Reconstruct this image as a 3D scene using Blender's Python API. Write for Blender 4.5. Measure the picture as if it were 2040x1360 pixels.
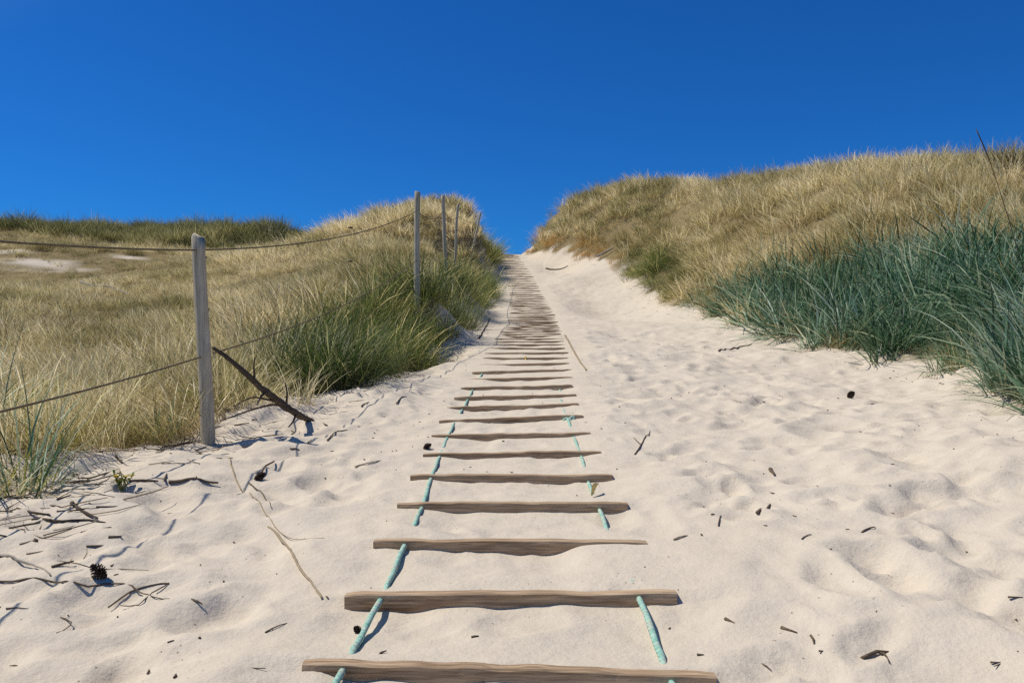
import bpy, math, random
import numpy as np
from mathutils import Vector

random.seed(11)
RNG = np.random.default_rng(11)
S = bpy.context.scene
COL = S.collection
for o in list(bpy.data.objects):
    bpy.data.objects.remove(o)

# ------------------------------------------------------------------ camera, sky, sun, exposure
CZ = 1.30                      # eye height; the path rises away from the camera along +Y
F, CX, CY = 1530.0, 1020.0, 680.0
cd = bpy.data.cameras.new("camera"); cam = bpy.data.objects.new("camera", cd); COL.objects.link(cam)
cd.sensor_width = 36.0; cd.lens = 27.0; cd.clip_start = 0.05; cd.clip_end = 3000.0
cam.location = (0, 0, CZ); cam.rotation_euler = (math.pi / 2, 0, 0)
S.camera = cam

SUN_TRAVEL = Vector((0.86, -0.16, -1.46)).normalized()
to_sun = -SUN_TRAVEL
SUN_EL = math.asin(to_sun.z)
SUN_AZ = math.atan2(to_sun.x, to_sun.y)          # clockwise from +Y
sd = bpy.data.lights.new("sun", 'SUN'); sd.energy = 4.0; sd.angle = math.radians(0.53); sd.color = (1.0, 0.95, 0.87)
sun = bpy.data.objects.new("sun", sd); COL.objects.link(sun)
sun.rotation_euler = SUN_TRAVEL.to_track_quat('-Z', 'Y').to_euler(); sun.location = (-20, 10, 40)

w = bpy.data.worlds.new("World"); S.world = w; w.use_nodes = True
nt = w.node_tree; bg = nt.nodes["Background"]
sky = nt.nodes.new("ShaderNodeTexSky"); sky.sky_type = 'NISHITA'; sky.sun_disc = False
sky.sun_elevation = SUN_EL; sky.sun_rotation = SUN_AZ
sky.altitude = 0.0; sky.air_density = 1.0; sky.dust_density = 0.0; sky.ozone_density = 3.0
gam = nt.nodes.new("ShaderNodeGamma"); gam.inputs[1].default_value = 1.0
hs = nt.nodes.new("ShaderNodeHueSaturation"); hs.inputs['Saturation'].default_value = 1.0; hs.inputs['Value'].default_value = 1.0
nt.links.new(sky.outputs[0], gam.inputs[0]); nt.links.new(gam.outputs[0], hs.inputs['Color'])
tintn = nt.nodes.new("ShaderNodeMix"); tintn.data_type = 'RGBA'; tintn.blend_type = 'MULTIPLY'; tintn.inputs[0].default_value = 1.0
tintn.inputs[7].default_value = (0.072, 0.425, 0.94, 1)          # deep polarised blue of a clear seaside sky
# blue tint fades out around the sun, shaped to make shadow fill less blue
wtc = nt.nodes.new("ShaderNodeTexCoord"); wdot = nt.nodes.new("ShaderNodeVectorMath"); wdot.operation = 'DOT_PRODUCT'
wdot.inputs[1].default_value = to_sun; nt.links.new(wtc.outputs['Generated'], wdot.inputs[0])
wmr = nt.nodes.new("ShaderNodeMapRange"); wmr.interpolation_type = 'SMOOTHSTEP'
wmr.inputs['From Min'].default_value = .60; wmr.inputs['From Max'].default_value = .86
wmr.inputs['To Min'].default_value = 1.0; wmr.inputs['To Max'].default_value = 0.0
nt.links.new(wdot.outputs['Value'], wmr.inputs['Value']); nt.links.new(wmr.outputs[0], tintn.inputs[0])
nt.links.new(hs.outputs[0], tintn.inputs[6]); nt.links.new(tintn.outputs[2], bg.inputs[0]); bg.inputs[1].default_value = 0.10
S.view_settings.view_transform = 'Standard'; S.view_settings.look = 'None'
S.view_settings.exposure = 0.0; S.view_settings.gamma = 1.0
S.render.engine = 'CYCLES'
S.cycles.max_bounces = 6; S.cycles.diffuse_bounces = 3; S.cycles.transmission_bounces = 3
S.cycles.glossy_bounces = 2; S.cycles.transparent_max_bounces = 4
S.cycles.use_denoising = False

# ------------------------------------------------------------------ numeric helpers
def smooth(a, b, x):
    t = np.clip((np.asarray(x, float) - a) / (b - a), 0, 1)
    return t * t * (3 - 2 * t)

def vnoise(x, y, seed=0):
    """value noise in [-1, 1]"""
    x = np.asarray(x, float); y = np.asarray(y, float)
    xi = np.floor(x).astype(np.int64); yi = np.floor(y).astype(np.int64)
    fx = x - xi; fy = y - yi
    fx = fx * fx * fx * (fx * (fx * 6 - 15) + 10); fy = fy * fy * fy * (fy * (fy * 6 - 15) + 10)
    def h(i, j):
        n = (i * 374761393 + j * 668265263 + seed * 1442695041) & 0xffffffff
        n = ((n ^ (n >> 13)) * 1274126177) & 0xffffffff
        n = ((n ^ (n >> 16)) * 2246822519) & 0xffffffff
        return ((n ^ (n >> 15)) & 0xffffff) / float(0xffffff) * 2 - 1
    a = h(xi, yi); b = h(xi + 1, yi); c = h(xi, yi + 1); d = h(xi + 1, yi + 1)
    return (a + (b - a) * fx) * (1 - fy) + (c + (d - c) * fx) * fy

def fbm(x, y, seed=0, oct=3):
    s = 0; a = 1.0; t = 0
    for k in range(oct):
        s = s + a * vnoise(x * 2 ** k + 17 * k, y * 2 ** k - 9 * k, seed + k); t += a; a *= 0.5
    return s / t

# ------------------------------------------------------------------ terrain: control points read as (px, py, depth)
RUNG_Y = [2.25, 2.80, 3.38, 3.98, 4.57, 5.18, 5.82, 6.43, 7.03, 7.60, 8.20, 8.80]
while RUNG_Y[-1] < 43.0:
    RUNG_Y.append(RUNG_Y[-1] + 0.60)
RUNG_Y = np.array(RUNG_Y)
PATH = [(1012,1330,2.25),(1016,1182,2.8),(1017,1077,3.38),(1021,1003,3.98),(1019,947,4.57),(1020,902,5.18),
        (1018,865,5.82),(1018,832,6.43),(1022,808,7.03),(1026,789,7.6),(1031,770,8.2),(1036,753,8.8),(1046,713,10.6),
        (1052,690,12.0),(1056,670,14.2),(1060,650,17.0),(1060,628,20.5),(1052,600,25.5),(1041,566,31),(1028,538,36),
        (1014,516,40),(1010,505,42.6)]
CTRL_PX = PATH + [
 # sand, left of the ladder
 (0,1335,2.28),(300,1335,2.27),(600,1100,3.3),(0,1000,3.95),(250,900,5.1),(600,900,5.2),(700,800,7.2),(790,755,8.9),
 (868,700,12.0),(922,655,16.5),(945,605,23.5),(962,560,31),(978,515,39.6),
 # sand, right of the ladder
 (1500,1335,2.27),(2040,1330,2.27),(1600,1080,3.36),(2040,1075,3.3),(1400,900,5.2),(2040,890,5.0),(1600,800,7.3),
 (1990,795,7.0),(1700,723,10.2),(1850,743,9.2),(1560,686,12.8),(1400,632,19.5),(1290,592,26),(1240,557,31),(1150,527,36),
 (1040,504,42.3),(1300,700,11.6),(1250,640,19),(1150,572,30),
 # right dune
 (1850,650,11.4),(1850,500,15),(1850,405,18),(1850,347,21.5),
 (2040,690,8.6),(2040,600,10.4),(2040,460,13.5),(2040,355,18),(2500,700,7.4),(2500,480,11),(2500,355,16),
 (1600,610,15.5),(1600,490,20),(1600,414,23.5),(1600,358,27.5),
 (1400,565,23.5),(1400,465,28),(1400,397,33),(1345,412,35),
 (1250,485,34),(1250,396,38.5),(1150,472,39),(1150,414,42),(1110,438,43),(1070,464,44),
 # left field
 (412,870,5.6),(200,800,7.0),(0,800,6.9),(-300,850,5.6),(200,722,10.2),(0,722,10),(500,722,10),(200,645,15.5),(0,645,15),
 (520,645,15),(200,588,23),(0,588,22),(450,588,22),(300,538,31),(90,520,32),(90,498,33.2),(90,546,30.6),(180,500,33.4),(0,500,33.2),(-300,540,29),(200,502,38),(200,455,46),
 (0,452,45),(500,458,47),(-400,445,42),(580,468,48),
 # left hump and the fence line
 (832,620,12.5),(720,610,14),(640,565,20),(750,545,20),(885,568,18),(908,538,25),(944,515,31.5),
 (700,515,25),(800,495,25),(840,428,33),(760,440,33),(680,462,33),(620,482,33),(900,434,35.5),(950,460,38.5),(972,493,41),
]
CTRL = [((p - CX) / F * z, z, CZ + (CY - q) / F * z) for p, q, z in CTRL_PX]
CTRL += [(x, y, z + CZ) for x, y, z in [
 (-0.3,47,4.6),(-0.5,55,3.2),(4,55,4.2),(12,50,4.5),(22,38,4.0),(30,22,3.5),(34,8,1.5),(18,2,0.0),(8,1,-0.9),
 (-6,48,4.2),(-9,42,3.9),(-18,58,5.0),(-32,55,5.5),(-45,40,4.5),(-40,15,0.5),(-20,3,-0.6),(-6,1,-0.95),
 (0,-2,-1.15),(-8,-6,-1.3),(8,-6,-1.2),(-60,85,0),(-20,85,0),(0,85,0),(20,85,0),(60,85,0),(-80,30,2),(80,30,1),
 (0,140,-3),(-100,140,-3),(100,140,-3),(-40,-30,-1.5),(40,-30,-1.5),(0,-50,-2),(-140,0,-2),(140,0,-2)]]
CTRL = np.array(CTRL)
def _ker(d2, c): return np.sqrt(d2 + c)
def _c(p): return (0.25 + 0.06 * p[:, 1].clip(0, 45)) ** 2
_CC = _c(CTRL)
def _mat(x, y):
    d2 = (x[:, None] - CTRL[None, :, 0]) ** 2 + (y[:, None] - CTRL[None, :, 1]) ** 2
    return np.sqrt(d2 + _CC[None, :])
_n = len(CTRL)
_A = np.zeros((_n + 1, _n + 1)); _A[:_n, :_n] = _mat(CTRL[:, 0], CTRL[:, 1]); _A[:_n, _n] = 1; _A[_n, :_n] = 1
_W = np.linalg.solve(_A + 1e-9 * np.eye(_n + 1), np.append(CTRL[:, 2], 0))
def raw_h(x, y):
    x = np.asarray(x, float).ravel(); y = np.asarray(y, float).ravel(); out = np.empty(len(x))
    for i in range(0, len(x), 40000):
        out[i:i + 40000] = _mat(x[i:i + 40000], y[i:i + 40000]) @ _W[:_n] + _W[_n]
    r = np.hypot(x, y - 20)
    k = smooth(90, 160, r)
    return out * (1 - k) + (CZ - 3.0) * k

TILT = {0: (605,1318,1424,1347), 1: (688,1183,1347,1178), 2: (745,1072,1288,1075), 3: (792,1003,1250,1001), 4: (818,944,1220,944),
        5: (843,903,1197,898), 6: (860,866,1176,861), 7: (875,838,1161,827), 8: (890,812,1152,804), 9: (905,792,1147,786),
        10: (918,773,1140,768), 11: (930,754,1140,750), 12: (941,742,1139,737), 13: (951,727,1133,724), 14: (962,712,1131,712)}
_rs = np.random.default_rng(9)
SLOPE = np.array([-(TILT[k][3] - TILT[k][1]) / (TILT[k][2] - TILT[k][0]) if k in TILT else _rs.uniform(-.014, .014) for k in range(len(RUNG_Y))])
_pz = np.array([p[2] for p in PATH]); _pc = np.array([(p[0] - CX) / F * p[2] for p in PATH])
_yy = np.linspace(0, 60, 1201); _zz = np.interp(_yy, np.append(_pz, [47, 60]), np.append([CZ + (CY - p[1]) / F * p[2] for p in PATH], [CZ + 4.75, CZ + 3.6]))
_zz[_yy < _pz[0]] = _zz[int(_pz[0] / .05) + 1] - (_pz[0] - _yy[_yy < _pz[0]]) * .075
def _blur(z, n):
    k = np.hanning(n + 2)[1:-1]; k /= k.sum(); return np.convolve(np.pad(z, n // 2, mode='edge'), k, 'valid')[:len(z)]
_zs = _blur(_zz, 13); _zl = _blur(_zz, 61); _q = np.clip((_yy - 7) / 8, 0, 1); _zp = _zs * (1 - _q) + _zl * _q
def lane_z(y): return np.interp(y, _yy, _zp)
def ladder_c(y): return np.interp(y, _pz, _pc)

def base_h(x, y):
    """terrain, with the strip under the ladder trodden flat from side to side"""
    x = np.asarray(x, float).ravel(); y = np.asarray(y, float).ravel()
    out = raw_h(x, y); c = ladder_c(y); u = x - c
    wr = np.interp(y, [8, 18], [1.25, 2.6]); w_ = np.where(u > 0, wr, np.interp(y, [9, 15], [1.25, 1.95]))
    s = (np.abs(u) < w_) & (y > 1) & (y < 46)
    if s.any():
        ys_ = y[s]; cs = c[s]; us = u[s]
        flat = lane_z(ys_) + np.interp(ys_, RUNG_Y, SLOPE) * np.clip(us, -1, 1)
        k = 1 - smooth(0, 1, (np.abs(us) - .75) / (w_[s] - .75)); out[s] = out[s] * (1 - k) + flat * k
    return out

def march(px, py, fn, lo=1.2, hi=60.0):
    """depth at which the sight line through a pixel meets the terrain"""
    t = np.concatenate([np.arange(lo, 12, 0.02), np.arange(12, hi, 0.08)])
    x = (px - CX) / F * t; z = CZ + (CY - py) / F * t
    below = z < fn(x, t)
    i = int(np.argmax(below)) if below.any() else len(t) - 1
    return float(t[max(i - 1, 0)] + t[i]) / 2

# edges of the grass, as seen in the picture, carried onto the terrain
EDGE_L = [(-400,1180),(0,985),(120,930),(250,897),(420,872),(470,846),(530,806),(610,776),(690,764),(760,752),(860,702),(925,648),(955,590),(966,550),(976,520)]
EDGE_R = [(2600,1000),(2040,786),(1980,758),(1850,730),(1700,709),(1560,670),(1400,624),(1290,590),(1262,560),(1235,540),(1190,528),(1120,515),(1045,500)]
def edge(pts):
    out = []
    for p, q in pts:
        t = march(p, q, base_h); out.append(((p - CX) / F * t, t))
    return np.array(sorted(out, key=lambda a: a[1]))
EL = edge(EDGE_L); ER = edge(EDGE_R[:-3]); ER = np.vstack([ER[ER[:, 1] < 33.5], [(3.7, 35), (2.5, 38.5), (.78, 41.5), (.72, 44)]])
def xl(y):
    e = np.interp(y, EL[:, 1], EL[:, 0]); return np.where(y > 44, np.interp(y, [44, 60], [-1.6, -6]), e)
def xr(y):
    e = np.interp(y, ER[:, 1], ER[:, 0]); return np.where(y > 44, np.interp(y, [44, 60], [1.0, 5]), e)
def in_left(x, y):  return xl(y) - x + 0.22 * vnoise(x * 2.3, y * 2.3, 5) * (1 + y * .02)      # >0 inside, metres
def in_right(x, y): return x - xr(y) + 0.22 * vnoise(x * 2.3, y * 2.3, 6) * (1 + y * .02)
def pix(x, y, z): return CX + x / y * F, CY - (z - CZ) / y * F
def bare(x, y):
    """0..1, how far a bare sand patch opens the grass of the left field"""
    b = np.zeros(np.shape(x))
    for p, q, t, rx, ry in [(85,524,31.5,1.0,.7),(262,512,33,.5,.35),(128,530,31.2,.6,.4),(25,510,33,.7,.45)]:
        cx = (p - CX) / F * t
        d = np.hypot((x - cx) / rx, (y - t) / ry) + 0.5 * vnoise(x * 1.6, y * 1.6, 8)
        b = np.maximum(b, 1 - smooth(0.6, 1.25, d))
    return b

# ------------------------------------------------------------------ sand relief
# each rung dams the sand: level with its top behind, hollowed out in front
N_R = len(RUNG_Y)
_r = random.Random(5)
HALF = [0.60 + _r.uniform(-.03, .03) for _ in range(N_R)]
EXT_L = [_r.choice([-0.22, -0.12, 0.0, 0.1]) for _ in range(N_R)]
EXT_R = [_r.choice([-0.22, -0.12, 0.0, 0.1]) for _ in range(N_R)]
for k, (a, b) in enumerate([(.14,.14),(.14,.14),(.14,-.30),(-.2,.12),(-.26,.12),(-.22,-.12),(-.22,.0),(.1,.12),(-.1,.06),(.05,.08)]):
    EXT_L[k], EXT_R[k] = a, b
def terrace(x, y):
    k = np.searchsorted(RUNG_Y, y + 0.0)          # index of the rung ahead
    ka = np.clip(k, 0, N_R - 1)
    y1 = RUNG_Y[ka]; y0 = np.where(k > 0, RUNG_Y[np.clip(k - 1, 0, N_R - 1)], RUNG_Y[0] - 0.55)
    t = np.clip((y - y0) / (y1 - y0), 0, 1)
    u = x - ladder_c(y)
    amp = np.interp(y1, [0, 6, 20, 44], [1.0, 0.85, 0.8, 0.7])
    d = np.where(ka < 2, 1.05, .70) * (0.042 + np.interp(y1, [5, 14], [.011, .022]) * vnoise(u * 3.1 + ka * 7.3, ka * 3.7, 31) + 0.009 * vnoise(u * 9 + ka * 3.1, ka * 5.1, 32)) * amp
    h = np.array(HALF)[ka]
    el = np.array(EXT_L)[ka]; er = np.array(EXT_R)[ka]
    m = (1 - smooth(h + er - .20, h + er + .10, u)) * (1 - smooth(h + el - .20, h + el + .10, -u))
    prof = np.clip((t - .08) / .55, 0, 1) ** .8 - 0.10 * smooth(.86, .97, t)
    off = -d * prof * m
    inside = np.abs(y - y1) < 0.016                # the step lies inside the timber
    back = np.abs(y - y0) < 0.016
    off = np.where(y > RUNG_Y[-1] + .01, 0, off)
    return np.where(back, -0.004 * m, off)

_rd = np.random.default_rng(3)
DIM = []
for i in range(1500):
    y = 1.1 + 15 * _rd.random() ** 1.3; x = _rd.uniform(-4.5, 7.5)
    a = _rd.uniform(.10, .25)
    if i >= 950: y = _rd.uniform(1.3, 8.5); x = _rd.uniform(-3.2, 5.2); a = _rd.uniform(.08, .19)
    if i >= 1440: y = _rd.uniform(2.2, 5.2); x = _rd.uniform(-2.7, -.9); a = _rd.uniform(.08, .16)
    DIM.append((x, y, a, a * _rd.uniform(.5, .9), _rd.uniform(0, 3.14), _rd.uniform(.010, .034) * (.55 if i >= 1440 else (.8 if x < -.8 and y < 6 else 1))))
DIM = np.array(DIM)
def relief(x, y):
    x = np.asarray(x, float).ravel(); y = np.asarray(y, float).ravel()
    z = 0.070 * fbm(x * 0.9, y * 0.9, 40, 2) + 0.055 * fbm(x * 2.4, y * 2.0, 44, 3)
    n1 = vnoise(x * 6, y * 6, 47) * .30 + vnoise(x * 17, y * 17, 48) * .10
    z += .010 * fbm(x * 7, y * 6, 49, 2)
    for cx, cy, a, b, th, dp in DIM:
        s = (np.abs(x - cx) < a * 2.2) & (np.abs(y - cy) < a * 2.2)
        if not s.any(): continue
        c, sn = math.cos(th), math.sin(th)
        dx, dy = x[s] - cx, y[s] - cy
        r = np.sqrt(((dx * c + dy * sn) / a) ** 2 + ((-dx * sn + dy * c) / b) ** 2) + n1[s]
        z[s] += dp * (-np.exp(-(r * 1.05) ** 5) + 0.42 * np.exp(-((r - 1.28) / .30) ** 2))
    u = np.abs(x - ladder_c(y))
    lf_ = np.interp(y, [6, 11], [.30, .05]); lane = smooth(.70, 1.15, u) * (1 - lf_) + lf_
    z = z * lane * np.interp(y, [10, 18, 40, 60], [1, .8, .7, 1])
    return z
def ground_h(x, y):
    x = np.asarray(x, float).ravel(); y = np.asarray(y, float).ravel()
    return base_h(x, y) + relief(x, y) + terrace(x, y)
def hit(px, py):
    t = march(px, py, ground_h); x = (px - CX) / F * t
    return Vector((x, t, float(ground_h([x], [t])[0])))

# ------------------------------------------------------------------ object helpers
def tag(o, label=None, cat=None, group=None, kind=None):
    if label: o['label'] = label
    if cat: o['category'] = cat
    if group: o['group'] = group
    if kind: o['kind'] = kind
    return o
def empty(name, loc=(0, 0, 0)):
    o = bpy.data.objects.new(name, None); o.location = loc; o.empty_display_size = .1; COL.objects.link(o); return o
def raw_mesh(name, V, loops, starts, mat, smoothed=True):
    me = bpy.data.meshes.new(name)
    V = np.asarray(V, np.float32); loops = np.asarray(loops, np.int32).ravel(); starts = np.asarray(starts, np.int32)
    me.vertices.add(len(V)); me.vertices.foreach_set('co', V.ravel())
    me.loops.add(len(loops)); me.loops.foreach_set('vertex_index', loops)
    me.polygons.add(len(starts)); me.polygons.foreach_set('loop_start', starts)
    if smoothed: me.polygons.foreach_set('use_smooth', np.ones(len(starts), bool))
    me.materials.append(mat); me.update(calc_edges=True); me.validate()
    return me
def link(name, me, parent=None, loc=(0, 0, 0)):
    o = bpy.data.objects.new(name, me); COL.objects.link(o); o.location = loc
    if parent is not None:
        o.parent = parent; o.location = Vector(loc) - (parent.location if loc == (0, 0, 0) else Vector((0, 0, 0)))
    return o
class MB:
    def __init__(s): s.v = []; s.f = []
    def tube(s, pts, rad, n=8, jit=0.0, rnd=random, cap=True):
        pts = [Vector(p) for p in pts]; b = len(s.v)
        if not hasattr(rad, '__len__'): rad = [rad] * len(pts)
        up = Vector((0.13, 0.21, 0.97)); side = None
        for i, p in enumerate(pts):
            d = (pts[min(i + 1, len(pts) - 1)] - pts[max(i - 1, 0)])
            d = d.normalized() if d.length > 1e-9 else Vector((0, 1, 0))
            if side is None:
                side = d.cross(up)
                if side.length < .05: side = d.cross(Vector((1, 0, 0)))
            side = (side - d * side.dot(d)).normalized(); o2 = d.cross(side)
            for k in range(n):
                a = 2 * math.pi * k / n; r = rad[i] * (1 + jit * rnd.uniform(-1, 1))
                s.v.append(p + side * math.cos(a) * r + o2 * math.sin(a) * r)
        for i in range(len(pts) - 1):
            for k in range(n):
                k2 = (k + 1) % n
                s.f.append((b + i * n + k, b + i * n + k2, b + (i + 1) * n + k2, b + (i + 1) * n + k))
        if cap:
            s.f.append(tuple(b + k for k in range(n))[::-1]); e = b + (len(pts) - 1) * n
            s.f.append(tuple(e + k for k in range(n)))
    def build(s, name, mat, parent=None, smoothed=True):
        me = bpy.data.meshes.new(name)
        off = parent.location if parent is not None else Vector((0, 0, 0))
        if parent is None:
            off = Vector(s.v[0]); 
        me.from_pydata([Vector(v) - off for v in s.v], [], s.f); me.materials.append(mat)
        if smoothed: me.polygons.foreach_set('use_smooth', [True] * len(me.polygons))
        me.update()
        o = bpy.data.objects.new(name, me); COL.objects.link(o)
        if parent is not None: o.parent = parent
        else: o.location = off
        return o
def resample(pts, step):
    pts = [Vector(p) for p in pts]; out = [pts[0]]
    for i in range(len(pts) - 1):
        p0 = pts[max(i - 1, 0)]; p1 = pts[i]; p2 = pts[i + 1]; p3 = pts[min(i + 2, len(pts) - 1)]
        n = max(1, int((p2 - p1).length / step))
        for k in range(1, n + 1):
            t = k / n
            out.append(0.5 * ((2 * p1) + (p2 - p0) * t + (2 * p0 - 5 * p1 + 4 * p2 - p3) * t * t + (3 * p1 - p0 - 3 * p2 + p3) * t ** 3))
    return out

# ------------------------------------------------------------------ materials
def mat(name):
    m = bpy.data.materials.new(name); m.use_nodes = True
    return m, m.node_tree, m.node_tree.nodes["Principled BSDF"]
def nd(t, kind, **kw):
    n = t.nodes.new(kind)
    for k, v in kw.items(): setattr(n, k, v)
    return n
def ramp(t, src, stops):
    r = nd(t, "ShaderNodeValToRGB"); e = r.color_ramp.elements
    while len(e) < len(stops): e.new(0.5)
    for i, (p, c) in enumerate(stops): e[i].position = p; e[i].color = (*c, 1)
    t.links.new(src, r.inputs[0]); return r.outputs[0]
def noise(t, vec, scale, detail=3, rough=.5):
    n = nd(t, "ShaderNodeTexNoise"); n.inputs['Scale'].default_value = scale; n.inputs['Detail'].default_value = detail
    n.inputs['Roughness'].default_value = rough; t.links.new(vec, n.inputs['Vector']); return n.outputs['Fac']
def mixc(t, fac, a, b, mode='MIX'):
    n = nd(t, "ShaderNodeMix", data_type='RGBA', blend_type=mode)
    for s, v in ((0, fac), (6, a), (7, b)):
        if isinstance(v, (int, float)): n.inputs[s].default_value = v
        elif isinstance(v, tuple): n.inputs[s].default_value = (*v, 1)
        else: t.links.new(v, n.inputs[s])
    return n.outputs[2]
def math_(t, op, a, b=None):
    n = nd(t, "ShaderNodeMath", operation=op)
    for s, v in ((0, a), (1, b)):
        if v is None: continue
        if isinstance(v, (int, float)): n.inputs[s].default_value = v
        else: t.links.new(v, n.inputs[s])
    return n.outputs[0]
def bump(t, h, strength, dist, normal=None):
    b = nd(t, "ShaderNodeBump"); b.inputs['Strength'].default_value = strength; b.inputs['Distance'].default_value = dist
    t.links.new(h, b.inputs['Height'])
    if normal is not None: t.links.new(normal, b.inputs['Normal'])
    return b.outputs[0]

def sand_material():
    m, t, p = mat("sand"); geo = nd(t, "ShaderNodeNewGeometry"); pos = geo.outputs['Position']
    big = noise(t, pos, 0.8, 4); mid = noise(t, pos, 9, 4, .6); grain = noise(t, pos, 260, 2, .7); fine = noise(t, pos, 55, 3, .6)
    c = ramp(t, big, [(.3, (.590, .508, .385)), (.7, (.655, .572, .450))])
    c = mixc(t, .55, c, ramp(t, mid, [(.3, (.55, .47, .365)), (.7, (.685, .59, .46))]))
    c = mixc(t, .35, c, ramp(t, grain, [(.25, (.36, .30, .22)), (.5, (.64, .55, .42)), (.8, (.83, .74, .59))]))
    # scattered dark flecks
    v = nd(t, "ShaderNodeTexVoronoi"); v.inputs['Scale'].default_value = 24; t.links.new(pos, v.inputs['Vector'])
    fl = math_(t, 'MULTIPLY', math_(t, 'LESS_THAN', v.outputs['Distance'], .10), math_(t, 'GREATER_THAN', noise(t, pos, 1.7, 3), .55))
    c = mixc(t, math_(t, 'MULTIPLY', fl, .7), c, (.16, .11, .07))
    # litter under the grass
    at = nd(t, "ShaderNodeAttribute", attribute_name="litter")
    lit = ramp(t, noise(t, pos, 14, 5, .7), [(.3, (.12, .088, .042)), (.55, (.26, .20, .10)), (.75, (.46, .37, .23))])
    lf = math_(t, 'MULTIPLY', at.outputs['Fac'], 1.0)
    c = mixc(t, lf, c, lit)
    t.links.new(c, p.inputs['Base Color']); p.inputs['Roughness'].default_value = 1.0; p.inputs['Specular IOR Level'].default_value = 0.0
    n1 = bump(t, mid, .45, .03); n2 = bump(t, fine, .35, .008, n1); n3 = bump(t, grain, .5, .0025, n2)
    t.links.new(n3, p.inputs['Normal'])
    return m
M_SAND = sand_material()

def wood_material(name, dark, mid_, light, along=0, scale=1.0, bumpd=.004):
    m, t, p = mat(name); tc = nd(t, "ShaderNodeTexCoord"); mp = nd(t, "ShaderNodeMapping")
    sc = [22 * scale] * 3; sc[along] = 1.1 * scale; mp.inputs['Scale'].default_value = sc
    t.links.new(tc.outputs['Object'], mp.inputs[0])
    oi = nd(t, "ShaderNodeObjectInfo")
    ad = nd(t, "ShaderNodeVectorMath", operation='ADD'); t.links.new(mp.outputs[0], ad.inputs[0])
    cmb = nd(t, "ShaderNodeCombineXYZ"); off = math_(t, 'MULTIPLY', oi.outputs['Random'], 37.0)
    for i in range(3): t.links.new(off, cmb.inputs[i])
    t.links.new(cmb.outputs[0], ad.inputs[1])
    g = noise(t, ad.outputs[0], 1.6, 6, .65); blot = noise(t, tc.outputs['Object'], 3.0, 3); fib = noise(t, ad.outputs[0], 6, 2, .6)
    c = ramp(t, g, [(.33, dark), (.5, mid_), (.68, light)])
    c = mixc(t, ramp(t, blot, [(.35, (0, 0, 0)), (.75, (.55, .55, .55))]), c, tuple(x * .75 for x in light))
    c = mixc(t, .4, c, ramp(t, fib, [(.35, dark), (.65, light)]))
    t.links.new(c, p.inputs['Base Color']); p.inputs['Roughness'].default_value = .85; p.inputs['Specular IOR Level'].default_value = .2
    t.links.new(bump(t, g, .8, bumpd), p.inputs['Normal'])
    return m
M_RUNG = wood_material("weathered_timber", (.12, .068, .034), (.40, .255, .145), (.68, .50, .31), 0)
M_POST = wood_material("grey_post_timber", (.21, .175, .11), (.45, .395, .285), (.66, .59, .45), 2, .75, .005)
M_BRANCH = wood_material("dark_branch_bark", (.022, .015, .010), (.070, .050, .034), (.15, .115, .08), 0, 2)
M_STICK = wood_material("brown_twig_bark", (.035, .022, .014), (.110, .075, .048), (.22, .165, .11), 0, 5, .001)
M_STRAW = wood_material("straw_stem", (.20, .145, .085), (.33, .25, .15), (.48, .39, .26), 0, 5, .001)
M_DRIFT = wood_material("pale_driftwood", (.22, .18, .13), (.34, .29, .22), (.46, .41, .33), 0, 2)

def simple(name, a, b, scale, rough=.8, bd=0.0, bs=.5):
    m, t, p = mat(name); tc = nd(t, "ShaderNodeTexCoord"); n = noise(t, tc.outputs['Object'], scale, 4, .6)
    t.links.new(ramp(t, n, [(.35, a), (.65, b)]), p.inputs['Base Color']); p.inputs['Roughness'].default_value = rough
    p.inputs['Specular IOR Level'].default_value = .25
    if bd: t.links.new(bump(t, n, bs, bd), p.inputs['Normal'])
    return m
def rope_material(name, a, b, pitch, dusty=False):
    m, t, p = mat(name); tc = nd(t, "ShaderNodeTexCoord"); wv = nd(t, "ShaderNodeTexWave", wave_type='BANDS', bands_direction='DIAGONAL')
    wv.inputs['Scale'].default_value = pitch; wv.inputs['Distortion'].default_value = 1.2; wv.inputs['Detail'].default_value = 2
    t.links.new(tc.outputs['Object'], wv.inputs['Vector'])
    n = noise(t, tc.outputs['Object'], 30, 4, .65)
    c = ramp(t, n, [(.3, a), (.7, b)])
    if dusty:
        sp = nd(t, "ShaderNodeSeparateXYZ"); ge = nd(t, "ShaderNodeNewGeometry"); t.links.new(ge.outputs['Position'], sp.inputs[0])
        du = noise(t, ge.outputs['Position'], 17, 4, .7)
        c = mixc(t, ramp(t, du, [(.50, (0, 0, 0)), (.66, (.75, .75, .75))]), c, (.60, .52, .40))
    t.links.new(c, p.inputs['Base Color']); p.inputs['Roughness'].default_value = .75; p.inputs['Specular IOR Level'].default_value = .25
    t.links.new(bump(t, wv.outputs['Fac'], .7, .004), p.inputs['Normal'])
    return m
M_TURQ = rope_material("turquoise_rope", (.18, .42, .33), (.46, .64, .50), 24, True)
M_FROPE = rope_material("fence_rope", (.10, .072, .036), (.26, .195, .105), 30)
M_CONE = simple("dark_cone", (.018, .012, .008), (.075, .048, .032), 60, .9)
M_YEL = simple("yellow_tie", (.50, .33, .05), (.66, .47, .10), 40)
M_LEAFB = simple("dry_leaf", (.14, .10, .03), (.27, .20, .07), 30)
M_YFLOW = simple("yellow_petals", (.62, .42, .03), (.75, .55, .06), 30)
M_YGREEN = simple("yellow_green_leaf", (.12, .17, .03), (.27, .30, .06), 12)

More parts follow.
